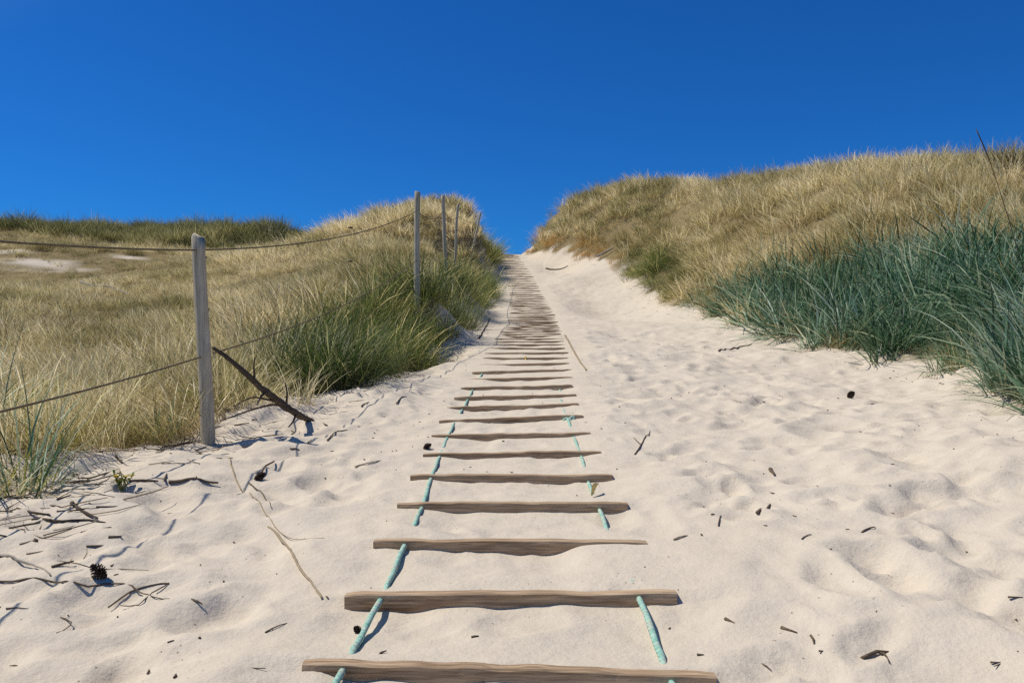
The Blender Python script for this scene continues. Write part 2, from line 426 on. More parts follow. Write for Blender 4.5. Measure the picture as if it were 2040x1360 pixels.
def blade_material(name, stops, tint_a, tint_b, instanced=True, trans=.48, straw=(.46, .36, .19), spec=.3):
    """stops: colour over the blades of a tuft; tint_a..tint_b multiplies from one tuft to the next"""
    m, t, p = mat(name)
    at = nd(t, "ShaderNodeAttribute", attribute_name="blade"); sp = nd(t, "ShaderNodeSeparateXYZ"); t.links.new(at.outputs['Vector'], sp.inputs[0])
    c = ramp(t, sp.outputs[0], stops)
    low = ramp(t, sp.outputs[1], [(.0, (.8, .8, .8)), (.30, (0, 0, 0))])
    c = mixc(t, low, c, straw)
    if instanced:
        ti = nd(t, "ShaderNodeAttribute", attribute_name="tint", attribute_type='INSTANCER')
        mid = tuple((a + b) / 2 * q for a, b, q in zip(tint_a, tint_b, (1.0, 1.03, .94)))
        c = mixc(t, 1.0, c, ramp(t, ti.outputs['Fac'], [(.0, tint_a), (.5, mid), (1., tint_b)]), 'MULTIPLY')
    t.links.new(c, p.inputs['Base Color']); p.inputs['Roughness'].default_value = .42; p.inputs['Specular IOR Level'].default_value = spec
    tr = nd(t, "ShaderNodeBsdfTranslucent"); t.links.new(c, tr.inputs['Color'])
    mx = nd(t, "ShaderNodeMixShader"); mx.inputs[0].default_value = trans
    t.links.new(p.outputs[0], mx.inputs[1]); t.links.new(tr.outputs[0], mx.inputs[2])
    t.links.new(mx.outputs[0], t.nodes["Material Output"].inputs['Surface'])
    return m
DRY = [(.0, (.14, .125, .045)), (.18, (.38, .325, .145)), (.5, (.70, .59, .31)), (.85, (.93, .83, .54))]
GRN = [(.0, (.026, .050, .014)), (.45, (.080, .125, .034)), (.8, (.23, .25, .085)), (1., (.66, .58, .34))]
LYM = [(.0, (.018, .046, .022)), (.35, (.060, .138, .074)), (.72, (.215, .350, .220)), (.88, (.50, .61, .44)), (1., (.62, .56, .36))]
YGR = [(.0, (.09, .12, .02)), (.5, (.24, .26, .05)), (1., (.48, .43, .12))]
ORG = [(.0, (.17, .10, .025)), (.5, (.48, .26, .060)), (1., (.66, .44, .16))]
M_DRY = blade_material("dry_marram_blades", DRY, (.54, .50, .36), (1.28, 1.24, 1.26))
M_GRN = blade_material("green_marram_blades", GRN, (.6, .66, .55), (1.7, 1.55, 1.25), straw=(.24, .20, .10))
M_LYM = blade_material("lyme_blades", LYM, (.50, .60, .44), (1.32, 1.28, 1.30), straw=(.20, .19, .11), spec=.5)
M_YGR = blade_material("yellow_green_blades", YGR, (.75, .8, .8), (1.3, 1.2, 1.0))
M_ORG = blade_material("rusty_thatch_blades", ORG, (.8, .8, .8), (1.25, 1.15, 1.0))
M_DRY1 = blade_material("dry_blades", DRY, None, None, False)
M_GRN1 = blade_material("green_blades", GRN, None, None, False, straw=(.24, .20, .10))
M_LYM1 = blade_material("blue_green_blades", LYM, None, None, False, straw=(.20, .19, .11), spec=.5)
DGY = [(.0, (.045, .060, .026)), (.5, (.19, .20, .095)), (1., (.60, .55, .34))]
M_DGY = blade_material("dark_marram_blades", DGY, (.65, .66, .5), (1.7, 1.5, 1.25), spec=.12)
M_DGY1 = blade_material("dark_bush_blades", DGY, None, None, False)

# ------------------------------------------------------------------ the ground, one sheet to the horizon
def lines(start, end, step, grow):
    out = [start]
    while out[-1] < end:
        out.append(out[-1] + step); step *= grow
    return out
ys = [-120, -60, -30, -15, -8, -4, -2, -1, -.4, 0, .3, .6, .9]
ys += list(np.arange(1.15, RUNG_Y[0] - .03, .022))
for k in range(N_R):
    y0 = RUNG_Y[k]; ys += [y0 - .0155, y0 + .0155]
    if k < N_R - 1:
        y1 = RUNG_Y[k + 1]; n = int(np.interp(y0, [2, 6, 14, 44], [26, 22, 12, 6]))
        ys += list(np.linspace(y0 + .0155, y1 - .0155, n)[1:-1])
ys += lines(RUNG_Y[-1] + .3, 900, .5, 1.14)
xs = list(np.arange(-.95, 1.20, .022))
xs += lines(1.22, 6.6, .030, 1.006) + lines(-.972, -4.6, 0, 1)[:0]
neg = [-.975]; st = .030
while neg[-1] > -4.6: neg.append(neg[-1] - st); st *= 1.006
st = .06
while neg[-1] > -900: neg.append(neg[-1] - st); st *= 1.09
st = .06
while xs[-1] < 900: xs.append(xs[-1] + st); st *= 1.09
xs = np.array(sorted(set(neg + xs))); ys = np.array(sorted(set(ys)))
GX, GY = np.meshgrid(xs, ys); gx = GX.ravel(); gy = GY.ravel()
gz = base_h(gx, gy)
near = (np.abs(gx) < 45) & (gy > -10) & (gy < 62)
gz[near] += relief(gx[near], gy[near])
lad = (np.abs(gx - ladder_c(gy)) < 1.0) & (gy > 1.2) & (gy < RUNG_Y[-1] + .2)
gz[lad] += terrace(gx[lad], gy[lad])
ny, nx = len(ys), len(xs)
ii = (np.arange(ny - 1)[:, None] * nx + np.arange(nx - 1)[None, :]).ravel()
quads = np.stack([ii, ii + 1, ii + 1 + nx, ii + nx], 1)
me = raw_mesh("ground", np.stack([gx, gy, gz], 1), quads, np.arange(len(quads)) * 4, M_SAND)
lit = np.maximum(smooth(-.10, .45, in_left(gx, gy)), smooth(-.10, .45, in_right(gx, gy)))
lit *= 1 - bare(gx, gy)
a = me.attributes.new("litter", 'FLOAT', 'POINT'); a.data.foreach_set('value', lit.astype(np.float32))
ground = tag(link("ground", me), kind='structure')

# ------------------------------------------------------------------ rope ladder laid up the path
ladder = tag(empty("rope_ladder", (0, 2.25, float(base_h([0], [2.25])[0]))),
             "weathered wooden rungs tied on turquoise ropes, laid as a walkway up the sand path", "rope ladder")
def make_rung(k):
    y = float(RUNG_Y[k]); c = float(ladder_c(y)); rr = random.Random(100 + k)
    if k in TILT:
        a, ya, b, yb = TILT[k]; x0 = (a - CX) / F * y; x1 = (b - CX) / F * y
        dz = (ya - yb) / F * y                   # right end higher when positive
    else:
        x0 = c - HALF[k]; x1 = c + HALF[k]
        e_ = base_h([x0, x1], [y, y]); dz = float(e_[1] - e_[0])
    zc = float(base_h([c], [y])[0]) + .006 + float(np.interp(y, [9, 20, 40], [0, .002, .006]))
    nx_ = 46 if k < 12 else (24 if k < 25 else 14)
    hgt = rr.uniform(.060, .070) if k > 1 else .078
    th = .021
    sec = [(-th, -.1), (-th, .45), (-th * .8, .5), (th * .8, .5), (th, .45), (th, -.1), (th, -.5), (-th, -.5)]
    sec = [(-th, -.5), (-th, -.1), (-th, .2), (-th, .44), (-th * .75, .5), (th * .75, .5), (th, .44), (th, -.5)]
    s = MB(); n = len(sec); ph = rr.uniform(0, 50)
    for i in range(nx_ + 1):
        t = i / nx_; x = x0 + (x1 - x0) * t
        e = min(t, 1 - t) * (x1 - x0)
        top = .004 * float(vnoise(x * 3 + ph, k, 71)) + .003 * float(vnoise(x * 11 + ph, k, 72))
        pin = 1.0 if e > .05 else .90 + .10 * (e / .05)
        for (py_, pz_) in sec:
            j = .0018 * float(vnoise(x * 18 + ph, pz_ * 9 + py_ * 70, 73)) + .0025 * float(vnoise(x * 5 + ph, pz_ * 4, 74))
            s.v.append((x, y + py_ * pin + j, zc + (t - .5) * dz - hgt / 2 + pz_ * hgt * (pin if pz_ > 0 else 1) + (top if pz_ > .3 else 0)))
    for i in range(nx_):
        for q in range(n):
            q2 = (q + 1) % n
            s.f.append((i * n + q, i * n + q2, (i + 1) * n + q2, (i + 1) * n + q))
    s.f.append(tuple(range(n))[::-1]); s.f.append(tuple(nx_ * n + q for q in range(n)))
    return s.build("rung", M_RUNG, ladder, smoothed=False)
for k in range(N_R): make_rung(k)
RB = {0: .0, 1: -.002, 2: .018, 3: .014, 4: .02, 5: .012, 6: .010, 7: .0}
def rope_path(off):
    pts = []
    for k in range(-2, N_R):
        y = RUNG_Y[k] if k >= 0 else RUNG_Y[0] + .57 * k
        for f, dz in ((-.62, -.020), (-.3, -.010), (-.04, -.016), (.10, -.030), (.22, -.012)):
            yy = y + f * .57; x = float(ladder_c(yy)) + off + .012 * math.sin(yy * 1.7 + off * 9)
            pts.append(Vector((x, yy, float(base_h([x], [yy])[0]) + dz - np.interp(yy, [5, 7.5, 12], [0, .008, .020]) - (0 if off < 0 else RB.get(k, .016)))))
    return pts
for off in (-.475, .462):
    s = MB(); s.tube(resample(rope_path(off), .06), .0108, 10, .10); s.build("rope", M_TURQ, ladder)
# knots and ties that show on the rungs
def blob(s, c, r, sq=(1, 1, 1), rnd=random, amp=.25, nu=10, nv=7):
    b = len(s.v)
    for i in range(nv + 1):
        th = math.pi * i / nv
        for j in range(nu):
            ph = 2 * math.pi * j / nu; k = r * (1 + amp * rnd.uniform(-1, 1))
            s.v.append(Vector(c) + Vector((k * sq[0] * math.sin(th) * math.cos(ph), k * sq[1] * math.sin(th) * math.sin(ph), k * sq[2] * math.cos(th))))
    for i in range(nv):
        for j in range(nu):
            j2 = (j + 1) % nu; s.f.append((b + i * nu + j, b + (i + 1) * nu + j, b + (i + 1) * nu + j2, b + i * nu + j2))
y7 = float(RUNG_Y[7])
kp = Vector(((1131 - CX) / F * y7, y7 - .055, CZ + (CY - 838) / F * y7))
s = MB(); rr = random.Random(4)
for a in range(3):
    c = kp + Vector((rr.uniform(-.02, .02), rr.uniform(-.015, .015), rr.uniform(-.02, .015)))
    ring = [c + Vector((.036 * math.cos(u) * .9, .022 * math.sin(u * 1.0 + a), .030 * math.sin(u + a * 1.1))) for u in np.linspace(0, 2 * math.pi, 17)]
    s.tube(ring, .0125, 8)
s.build("knot", M_TURQ, ladder)['label'] = "fat turquoise knot on the right rope"
kl = Vector(((903 - CX) / F * (y7 - .06), y7 - .06, CZ + (CY - 849) / F * (y7 - .06)))
s = MB(); s.tube([kl + Vector((-.06, .05, .012)), kl + Vector((-.02, .01, .01)), kl + Vector((.02, -.03, -.004))], [.012, .017, .02], 8, .1)
s.build("rope_end", M_BRANCH, ladder)['label'] = "frayed dark rope end"
y14 = float(RUNG_Y[14]); s = MB()
yc = Vector(((1047 - CX) / F * y14, y14 - .025, CZ + (CY - 713) / F * y14))
s.tube([yc + Vector((0, .05, .020)), yc + Vector((0, -.004, .012)), yc + Vector((.004, -.008, -.03)), yc + Vector((.006, -.05, -.05))], .011, 6)
s.build("tie", M_YEL, ladder)['label'] = "yellow tie round a rung"

# ------------------------------------------------------------------ rope fence
p1 = hit(412, 868)
fence = tag(empty("rope_fence", p1), "rope fence of round grey posts with two thin slack ropes, left of the path", "fence")
# (top px, foot px, depth, radius)
POSTS = [((396, 472), (413, 872), 5.6, .050), ((832, 383), (830, 606), 12.5, .050), ((882, 390), (890, 560), 18.0, .047),
         ((913, 408), (905, 530), 24.5, .046), ((957, 424), (940, 505), 31.5, .044)]
tops = []
for k, (tp, ft, d, r) in enumerate(POSTS):
    T = Vector(((tp[0] - CX) / F * d, d, CZ + (CY - tp[1]) / F * d)); B = Vector(((ft[0] - CX) / F * d, d, CZ + (CY - ft[1]) / F * d))
    B = B + (B - T).normalized() * .35; s = MB(); rr = random.Random(k)
    pts = []; rad = []
    for i in range(19):
        t = i / 18; wob = .006 * math.sin(t * 5 + k) if k != 3 else .02 * math.sin(t * 6)
        pts.append(B.lerp(T, t) + Vector((wob, 0, 0))); rad.append(r * (1.03 - .10 * t) * (1 + .02 * rr.uniform(-1, 1)))
    pts.append(T + (T - B).normalized() * .008); rad.append(r * .80)
    s.tube(pts, rad, 16, .018, rr); po = s.build("post", M_POST, fence)
    if k == 0: 
        for (a, b), sq in (((390, 492), (.012, .012, .020)), ((395, 503), (.010, .010, .026)), ((402, 712), (.011, .011, .018))):
            s = MB(); y = d - r * .93; blob(s, ((a - CX) / F * y, y, CZ + (CY - b) / F * y), 1, sq, rr, .25)
            s.build("rope_hole", M_CONE, po)
    if k < 2:
        for pyw in ((499, 710) if k == 0 else (420, 518)):
            f_ = (pyw - tp[1]) / (ft[1] - tp[1]); c = T.lerp(Vector(((ft[0] - CX) / F * d, d, CZ + (CY - ft[1]) / F * d)), f_); s = MB()
            s.tube([c + Vector((r * 1.0 * math.cos(u), r * 1.0 * math.sin(u), .010 * (u / 6.28 - .5))) for u in np.linspace(0, 4 * math.pi, 49)], .0075, 6)
            s.build("rope_wrap", M_FROPE, po)
    if k == 4: po['label'] = "thin leaning stake"
    tops.append((B, T))
def on_post(k, py_):
    B, T = tops[k]; z = CZ + (CY - py_) / F * B.y; t = (z - B.z) / (T.z - B.z); return B.lerp(T, t)
pre = Vector((-2.95, -1.4, 0))
for up, pyl in ((True, (498, 420, 420, 430, 440)), (False, (709, 518, 500, 492, 487))):
    P = [Vector((-2.95, -1.4, CZ + (.42 if up else -.50)))] + [on_post(k, pyl[k]) for k in range(5)]
    pts = []
    for i in range(5):
        a, b = P[i], P[i + 1]; sag = [.15, .14, .16, .15, .12][i]
        for q in range(12):
            t = q / 12; pts.append(a.lerp(b, t) - Vector((0, 0, sag * 4 * t * (1 - t))))
    pts.append(P[-1]); s = MB(); s.tube(resample(pts, .15), .0066, 7); s.build("rope", M_FROPE, fence)

# ------------------------------------------------------------------ grass
def blades(n, rad, hgt, wid, spread, curl, wind, rnd, seg=4, hvar=.45, heads=0.0, lo=0.0):
    """one tuft: arrays of verts, loops, starts, blade attribute"""
    az = rnd.uniform(0, 2 * np.pi, n); rr = rad * np.sqrt(rnd.uniform(0, 1, n))
    bx = rr * np.cos(az); by = rr * np.sin(az)
    da = az + rnd.normal(0, .9, n)
    tilt = np.abs(spread * (.25 + .75 * rr / max(rad, 1e-6)) + rnd.normal(0, .16, n))
    L = hgt * (1 - hvar * rnd.uniform(0, 1, n) ** 1.3); cv = curl * rnd.uniform(.2, 1.6, n)
    wd = wid * rnd.uniform(.65, 1.25, n); col = rnd.uniform(0, 1, n)
    P = np.stack([bx, by, np.full(n, -.06)], 1); V = []; A = []
    dirx, diry = np.cos(da), np.sin(da); face = da + np.pi / 2 + rnd.normal(0, .7, n)
    sx, sy = np.cos(face), np.sin(face)
    head = rnd.uniform(0, 1, n) < heads
    for s in range(seg + 1):
        t = s / seg
        ang = np.clip(tilt + cv * t ** 1.5, 0, 2.4)
        if s:
            st = L / seg
            P = P + np.stack([np.sin(ang) * dirx * st + wind[0] * st * t, np.sin(ang) * diry * st + wind[1] * st * t, np.cos(ang) * st], 1)
        prof = (.75 + .35 * min(t * 3, 1)) * (1 - t ** 2.2) if s < seg else 0.12
        wv = wd * prof
        if heads: wv = np.where(head, wd * ([.5, .45, .45, 1.5, .35] if seg == 4 else [.5] * (seg + 1))[s], wv)
        V.append(np.stack([P - np.stack([sx, sy, 0 * sx], 1) * wv[:, None] / 2, P + np.stack([sx, sy, 0 * sx], 1) * wv[:, None] / 2], 1))
        A.append(np.stack([np.where(head, .8 + .2 * col, col), np.full(n, t), head * 1.0], 1)[:, None, :].repeat(2, 1))
    V = np.stack(V, 1); A = np.stack(A, 1)                     # n, seg+1, 2, 3
    nv = (seg + 1) * 2; b = (np.arange(n) * nv)[:, None]
    f = np.concatenate([np.stack([b + 2 * s, b + 2 * s + 1, b + 2 * s + 3, b + 2 * s + 2], 2) for s in range(seg)], 1).reshape(-1, 4)
    return V.reshape(-1, 3), f, A.reshape(-1, 3)
def tuft_mesh(name, parts, material):
    Vs, Fs, As = [], [], []; o = 0
    for V, f, A in parts:
        Vs.append(V); Fs.append(f + o); As.append(A); o += len(V)
    V = np.concatenate(Vs); f = np.concatenate(Fs); A = np.concatenate(As)
    me = raw_mesh(name, V, f, np.arange(len(f)) * 4, material)
    at = me.attributes.new("blade", 'FLOAT_VECTOR', 'POINT'); at.data.foreach_set('vector', A.astype(np.float32).ravel())
    return me
def proto_set(name, count, fn, material):
    c = bpy.data.collections.new(name)                       # kept out of the scene: only a source for the grass
    for i in range(count):
        c.objects.link(bpy.data.objects.new(name + "_%02d" % i, tuft_mesh(name, fn(np.random.default_rng(200 + i)), material)))
    return c
P_DRY = proto_set("dry_tuft", 7, lambda r: [blades(110, .24, .70, .0054, .55, .65, (-.16, .02), r, hvar=.6, heads=.14)], M_DRY)
P_DRF = proto_set("far_dry_tuft", 8, lambda r: [blades(66, .24, .66, .0118, .60, .60, (-.16, .02), r, hvar=.6)], M_DRY)
P_DRM = proto_set("mid_dry_tuft", 8, lambda r: [blades(95, .25, .58, .0070, .60, .60, (-.16, .02), r, hvar=.6, heads=.05)], M_DRY)
P_GRN = proto_set("green_tuft", 6, lambda r: [blades(110, .22, .95, .0075, .62, .85, (.05, -.08), r, hvar=.55, heads=.05)], M_GRN)
P_LYM = proto_set("lyme_tuft", 6, lambda r: [blades(40, .20, .92, .0185, .66, .95, (-.05, -.06), r, seg=5, hvar=.6)], M_LYM)
P_YGR = proto_set("yellow_green_tuft", 4, lambda r: [blades(70, .18, .40, .0065, .55, .7, (0, 0), r, hvar=.6)], M_YGR)
P_ORG = proto_set("rusty_tuft", 4, lambda r: [blades(70, .20, .48, .0065, .6, 1.0, (0, -.1), r, hvar=.6)], M_ORG)
P_DGY = proto_set("dark_tuft", 4, lambda r: [blades(90, .30, .80, .0125, .6, .5, (-.05, 0), r, hvar=.6)], M_DGY)

def scatter_group(name, coll, nproto):
    g = bpy.data.node_groups.new(name, 'GeometryNodeTree')
    g.interface.new_socket("Geometry", in_out='INPUT', socket_type='NodeSocketGeometry')
    g.interface.new_socket("Geometry", in_out='OUTPUT', socket_type='NodeSocketGeometry')
    gi = g.nodes.new('NodeGroupInput'); go = g.nodes.new('NodeGroupOutput')
    ci = g.nodes.new('GeometryNodeCollectionInfo'); ci.inputs['Collection'].default_value = coll
    ci.inputs['Separate Children'].default_value = True; ci.inputs['Reset Children'].default_value = True
    ip = g.nodes.new('GeometryNodeInstanceOnPoints'); ip.inputs['Pick Instance'].default_value = True
    g.links.new(gi.outputs[0], ip.inputs['Points']); g.links.new(ci.outputs[0], ip.inputs['Instance'])
    for nm, ty, sk in (("rot", 'FLOAT_VECTOR', 'Rotation'), ("scl", 'FLOAT_VECTOR', 'Scale'), ("idx", 'INT', 'Instance Index')):
        na = g.nodes.new('GeometryNodeInputNamedAttribute'); na.data_type = ty; na.inputs['Name'].default_value = nm
        g.links.new(na.outputs['Attribute'], ip.inputs[sk])
    g.links.new(ip.outputs[0], go.inputs[0]); return g
def scatter(name, coll, x, y, sxy, sz, tint, rnd):
    n = len(x); z = base_h(x, y)
    me = bpy.data.meshes.new(name); me.vertices.add(n); me.vertices.foreach_set('co', np.stack([x, y, z], 1).astype(np.float32).ravel())
    k = len(coll.objects)
    jt = .32 if name == 'lyme_grass' else .18
    lx = .38 * vnoise(x * .75, y * .55, 301) + rnd.normal(0, jt, n); ly = -.10 + .34 * vnoise(x * .75, y * .55, 302) + rnd.normal(0, jt, n)
    rot = np.stack([lx, ly, rnd.uniform(-.5, .5, n)], 1)
    scl = np.stack([sxy, sxy, sz], 1)
    for nm, ty, v, key in (("rot", 'FLOAT_VECTOR', rot, 'vector'), ("scl", 'FLOAT_VECTOR', scl, 'vector'), ("tint", 'FLOAT', tint, 'value')):
        me.attributes.new(nm, ty, 'POINT').data.foreach_set(key, v.astype(np.float32).ravel())
    me.attributes.new("idx", 'INT', 'POINT').data.foreach_set('value', rnd.integers(0, k, n).astype(np.int32))
    o = bpy.data.objects.new(name, me); COL.objects.link(o)
    md = o.modifiers.new("tufts", 'NODES'); md.node_group = scatter_group(name, coll, k)
    return o
def candidates(x0, x1, y0, y1, dens, rnd):
    n = int((x1 - x0) * (y1 - y0) * dens); return rnd.uniform(x0, x1, n), rnd.uniform(y0, y1, n)

rg = np.random.default_rng(77)
# left side -----------------------------------------------------------------
x, y = [], []
for (a, b, c, d, dn) in ((-9, -.9, 3.2, 12, 19), (-19, -.9, 12, 24, 13), (-32, -.6, 24, 42, 9), (-42, -.6, 42, 56, 6)):
    cx, cy = candidates(a, b, c, d, dn, rg); x.append(cx); y.append(cy)
x = np.concatenate(x); y = np.concatenate(y)
ins = in_left(x, y) + np.interp(y, [7, 9, 12, 22, 26, 34], [0, .10, .16, .16, .14, .1]); ok = (ins > .02) & (np.abs(x) < .80 * y + 2.5)
ok &= rg.uniform(0, 1, len(x)) > bare(x, y) * .68
thin = np.where(y > 8, 1, np.interp(ins, [0, .5], [.55, 1])); ok &= rg.uniform(0, 1, len(x)) < thin
gap = vnoise(x * 1.9, y * 1.5, 330) + .5 * vnoise(x * 4.1, y * 3.3, 331); gap = gap + np.where((ins < .9) & (y > 7), .8, 0); ok &= rg.uniform(0, 1, len(x)) < .38 + .62 * smooth(-.55, .15, gap)
x, y, ins = x[ok], y[ok], ins[ok]
pxl, pyl_ = pix(x, y, base_h(x, y))
patch = fbm(x * .55, y * .35, 60, 3); r1 = rg.uniform(0, 1, len(x))
far = (y > 41) & (x < -9.5)
green = (ins < np.interp(y, [6, 8, 11, 15, 22, 40], [.3, 1.3, 1.5, .9, .5, .35]) + .35 * patch) & (y > 6.3) & (pxl > 555 + 60 * patch + rg.normal(0, 25, len(x)))
rim = (~green) & (ins < .45) & (y < 8)
yg = (green & (y > 12) & (r1 < .35)) | (rim & (r1 < .5)) | ((~green) & (y < 9) & (r1 < .18))
green &= ~yg
olive = ~(green | yg | far) & (y > 8) & (patch + .25 * vnoise(x * 1.4, y, 361) < -.10) & (r1 < .34)
dry = ~(green | yg | far | olive)
front = 1 - .36 * (smooth(24, 28, y) * (1 - smooth(31.5, 33.5, y)) * smooth(-23, -20.5, x) * (1 - smooth(-15.5, -13, x)))
hump = smooth(1.5, 4.0, base_h(x, y) - CZ) * smooth(-14, -10, x)
tint = np.clip(.46 + .75 * patch + .18 * hump + .35 * vnoise(x * 1.7, y * 1.2, 350) + rg.normal(0, .26, len(x)), 0, 1)
low = 1 - .36 * (1 - smooth(.2, 1.6, x * .0 + hump * 2 + np.interp(x, [-6, -3.2], [0, 1.5])))
def put(name, coll, sel, s0, s1, h0, h1, tint, grow=1.0):
    n = int(sel.sum()); sc = rg.uniform(s0, s1, n) * np.exp(rg.normal(0, .19, n))
    sc *= 1 + .42 * vnoise(x[sel] * 1.3, y[sel] * 1.1, 310) + .18 * vnoise(x[sel] * .4, y[sel] * .4, 311)
    sc = np.clip(sc, .4, 1.30) * front[sel] * low[sel] * grow
    return scatter(name, coll, x[sel], y[sel], sc * np.interp(y[sel], [8, 40], [1, 1.35]), sc * rg.uniform(h0, h1, n), tint[sel], rg)
short = np.interp(y, [4, 8, 14], [.62, .8, 1.0])
tag(put("dry_marram_grass", P_DRY, dry & (y < 9), .7, 1.05, .75, 1.1, tint), "dry beige and olive dune grass behind the nearest fence post", "grass", kind='stuff')
tag(put("dry_marram_grass", P_DRF, dry & (y >= 9) & (y < 20), .75, 1.15, .75, 1.1, tint), "dry beige and olive dune grass over the middle of the left field", "grass", kind='stuff')
tag(put("dry_marram_grass", P_DRF, dry & (y >= 20), .75, 1.15, .75, 1.1, tint), "dry beige and olive dune grass over the far left field and hump", "grass", kind='stuff')
tag(put("green_marram_grass", P_GRN, green, .75, 1.1, .8, 1.1, tint), "dark green dune grass along the left edge of the path", "grass", kind='stuff')
tag(put("olive_marram_grass", P_DGY, olive, .42, .66, .8, 1.1, np.clip(tint + .3, 0, 1)), "olive green patches among the dry grass of the left field", "grass", kind='stuff')
tag(put("yellow_green_grass", P_YGR, yg, .8, 1.25, .8, 1.2, tint), "low yellow green grass at the rim of the left sand", "grass", kind='stuff')
tag(put("dark_marram_grass", P_DGY, far, .75, 1.1, .85, 1.25, tint * .75, 1.5 + .45 * vnoise(x[far] * .55, y[far] * .4, 360)), "dark grey green dune grass on the far left ridge", "grass", kind='stuff')
# right side ----------------------------------------------------------------
x, y = [], []
for (a, b, c, d, dn) in ((3, 14, 4, 14, 19), (3, 26, 14, 26, 13), (.5, 34, 26, 48, 9)):
    cx, cy = candidates(a, b, c, d, dn, rg); x.append(cx); y.append(cy)
x = np.concatenate(x); y = np.concatenate(y); ins = in_right(x, y)
ok = (ins > .02) & (np.abs(x) < .80 * y + 3); thin = np.interp(ins, [0, .4], [.6, 1]); ok &= rg.uniform(0, 1, len(x)) < thin
gap = vnoise(x * 1.9, y * 1.5, 340) + .5 * vnoise(x * 4.1, y * 3.3, 341) + .5 * (y < 16); ok &= rg.uniform(0, 1, len(x)) < .38 + .62 * smooth(-.55, .15, gap)
x, y, ins = x[ok], y[ok], ins[ok]; front = np.ones(len(x)); low = front
px_, py_ = pix(x, y, base_h(x, y)); patch = fbm(x * .5, y * .4, 64, 3); r1 = rg.uniform(0, 1, len(x))
top = np.interp(px_, [1380, 1450, 1560, 1700, 1850, 2040, 2600], [612, 580, 548, 522, 508, 500, 480]) - 46 * patch + rg.normal(0, 13, len(x))
lyme = (py_ > top) & (px_ > 1385 + 40 * patch)
gp = (~lyme) & (np.hypot((px_ - 1300) / 55, (py_ - 545) / 34) + .3 * patch < 1.25) & (r1 < .9)
yg = (~lyme) & (~gp) & (px_ > 1235) & (px_ < 1520) & (py_ > np.interp(px_, [1235, 1400, 1520], [505, 560, 585]) - 20 * patch) & (r1 < .6)
org = (~lyme) & (~yg) & (~gp) & (px_ < 1250) & (ins < .9 + .4 * patch)
dg = (~lyme) & (~yg) & (~gp) & (~org) & (px_ < 1330) & (r1 < .5)
mixin = lyme & (rg.uniform(0, 1, len(x)) < .07 + .22 * smooth(45, 0, py_ - top))
dry = ~(lyme | yg | org | dg | gp) | mixin; lyme &= ~mixin
tint = np.clip(.54 + .7 * patch + .35 * vnoise(x * 1.7, y * 1.2, 351) + rg.normal(0, .26, len(x)), 0, 1)
tag(put("dry_marram_grass", P_DRF, dry, .8, 1.2, .8, 1.15, tint), "dry beige dune grass over the right dune", "grass", kind='stuff')
tag(put("lyme_grass", P_LYM, lyme, .8, 1.15, .8, 1.1, tint), "blue green lyme grass along the foot of the right dune", "grass", kind='stuff')
tag(put("yellow_green_grass", P_YGR, yg, .9, 1.4, .8, 1.2, tint), "yellow green grass at the foot of the right dune", "grass", kind='stuff')
tag(put("green_marram_grass", P_GRN, gp, .7, 1.0, .7, 1.0, tint), "dark green patch of grass low on the right dune by the sand", "grass", kind='stuff')
tag(put("rusty_thatch_grass", P_ORG, org, .8, 1.2, .8, 1.1, tint), "rusty brown thatch of grass beside the crest of the path", "grass", kind='stuff')
tag(put("olive_marram_grass", P_DGY, dg, .55, .8, .8, 1.1, np.clip(tint + .4, 0, 1)), "olive green dune grass on the left end of the right dune", "grass", kind='stuff')

# single tufts one can point to ----------------------------------------------
def tuft(name, px, py, label, material, cat="grass tuft", seed=1, parts=None, group=None):
    p = hit(px, py); me = tuft_mesh(name, [blades(rnd=np.random.default_rng(seed + i), **kw) for i, kw in enumerate(parts)], material)
    return tag(link(name, me, None, tuple(p)), label, cat, group)
def L(n, rad, h, w=.012, spread=.5, curl=.8, wind=(0, 0), seg=6, hvar=.5):
    return dict(n=n, rad=rad, hgt=h, wid=w, spread=spread, curl=curl, wind=wind, seg=seg, hvar=hvar)
TG = "loose tufts at the edge of the sand"
tuft("lyme_grass_tuft", 40, 985, "tall pale green tuft with long bent blades at the left edge of the photo", M_LYM1, seed=5, parts=[L(60, .16, .92, .010, .45, .9, (.06, 0)), L(30, .2, .5, .009, .8, .9)], group=TG)
tuft("lyme_grass_tuft", -60, 900, "green tuft cut off by the left border of the photo, behind the tall pale one", M_LYM1, seed=15, parts=[L(60, .2, .95, .010, .5, .9, (.1, 0))], group=TG)
tuft("lyme_grass_tuft", 318, 872, "small grey green upright tuft left of the nearest fence post", M_LYM1, seed=25, parts=[L(40, .11, .46, .008, .4, .5)], group=TG)
tuft("marram_tuft", 590, 800, "pale wiry tuft behind the foot of the leaning branch", M_DRY1, seed=35, parts=[L(70, .17, .60, .006, .5, .8)], group=TG)
tuft("lyme_grass_tuft", 2085, 782, "tall blue green tuft at the right edge, its blades drooping over the sand", M_LYM1, seed=45,
     parts=[L(60, .26, 1.15, .014, .38, .7, (-.04, 0)), L(22, .25, .6, .010, 1.0, 1.0, (-.25, -.05))], group=TG)
tuft("lyme_grass_tuft", 2140, 760, "blue green tuft beyond the right border with very tall stalks", M_LYM1, seed=55,
     parts=[L(90, .32, 1.45, .013, .30, .6, (-.12, 0)), L(2, .1, 2.6, .011, .08, .15, (-.12, 0), hvar=.12)], group=TG)
tuft("marram_tuft", 1252, 560, "little green tuft alone on the sand bank below the right dune", M_GRN1, seed=65, parts=[L(50, .22, .55, .009, .5, .6)], group=TG)
DKB = [(.0, (.028, .020, .009)), (.5, (.085, .060, .026)), (1., (.19, .14, .07))]
M_DKB = blade_material("dark_brown_bush_blades", DKB, None, None, False, straw=(.08, .06, .03), spec=.1)
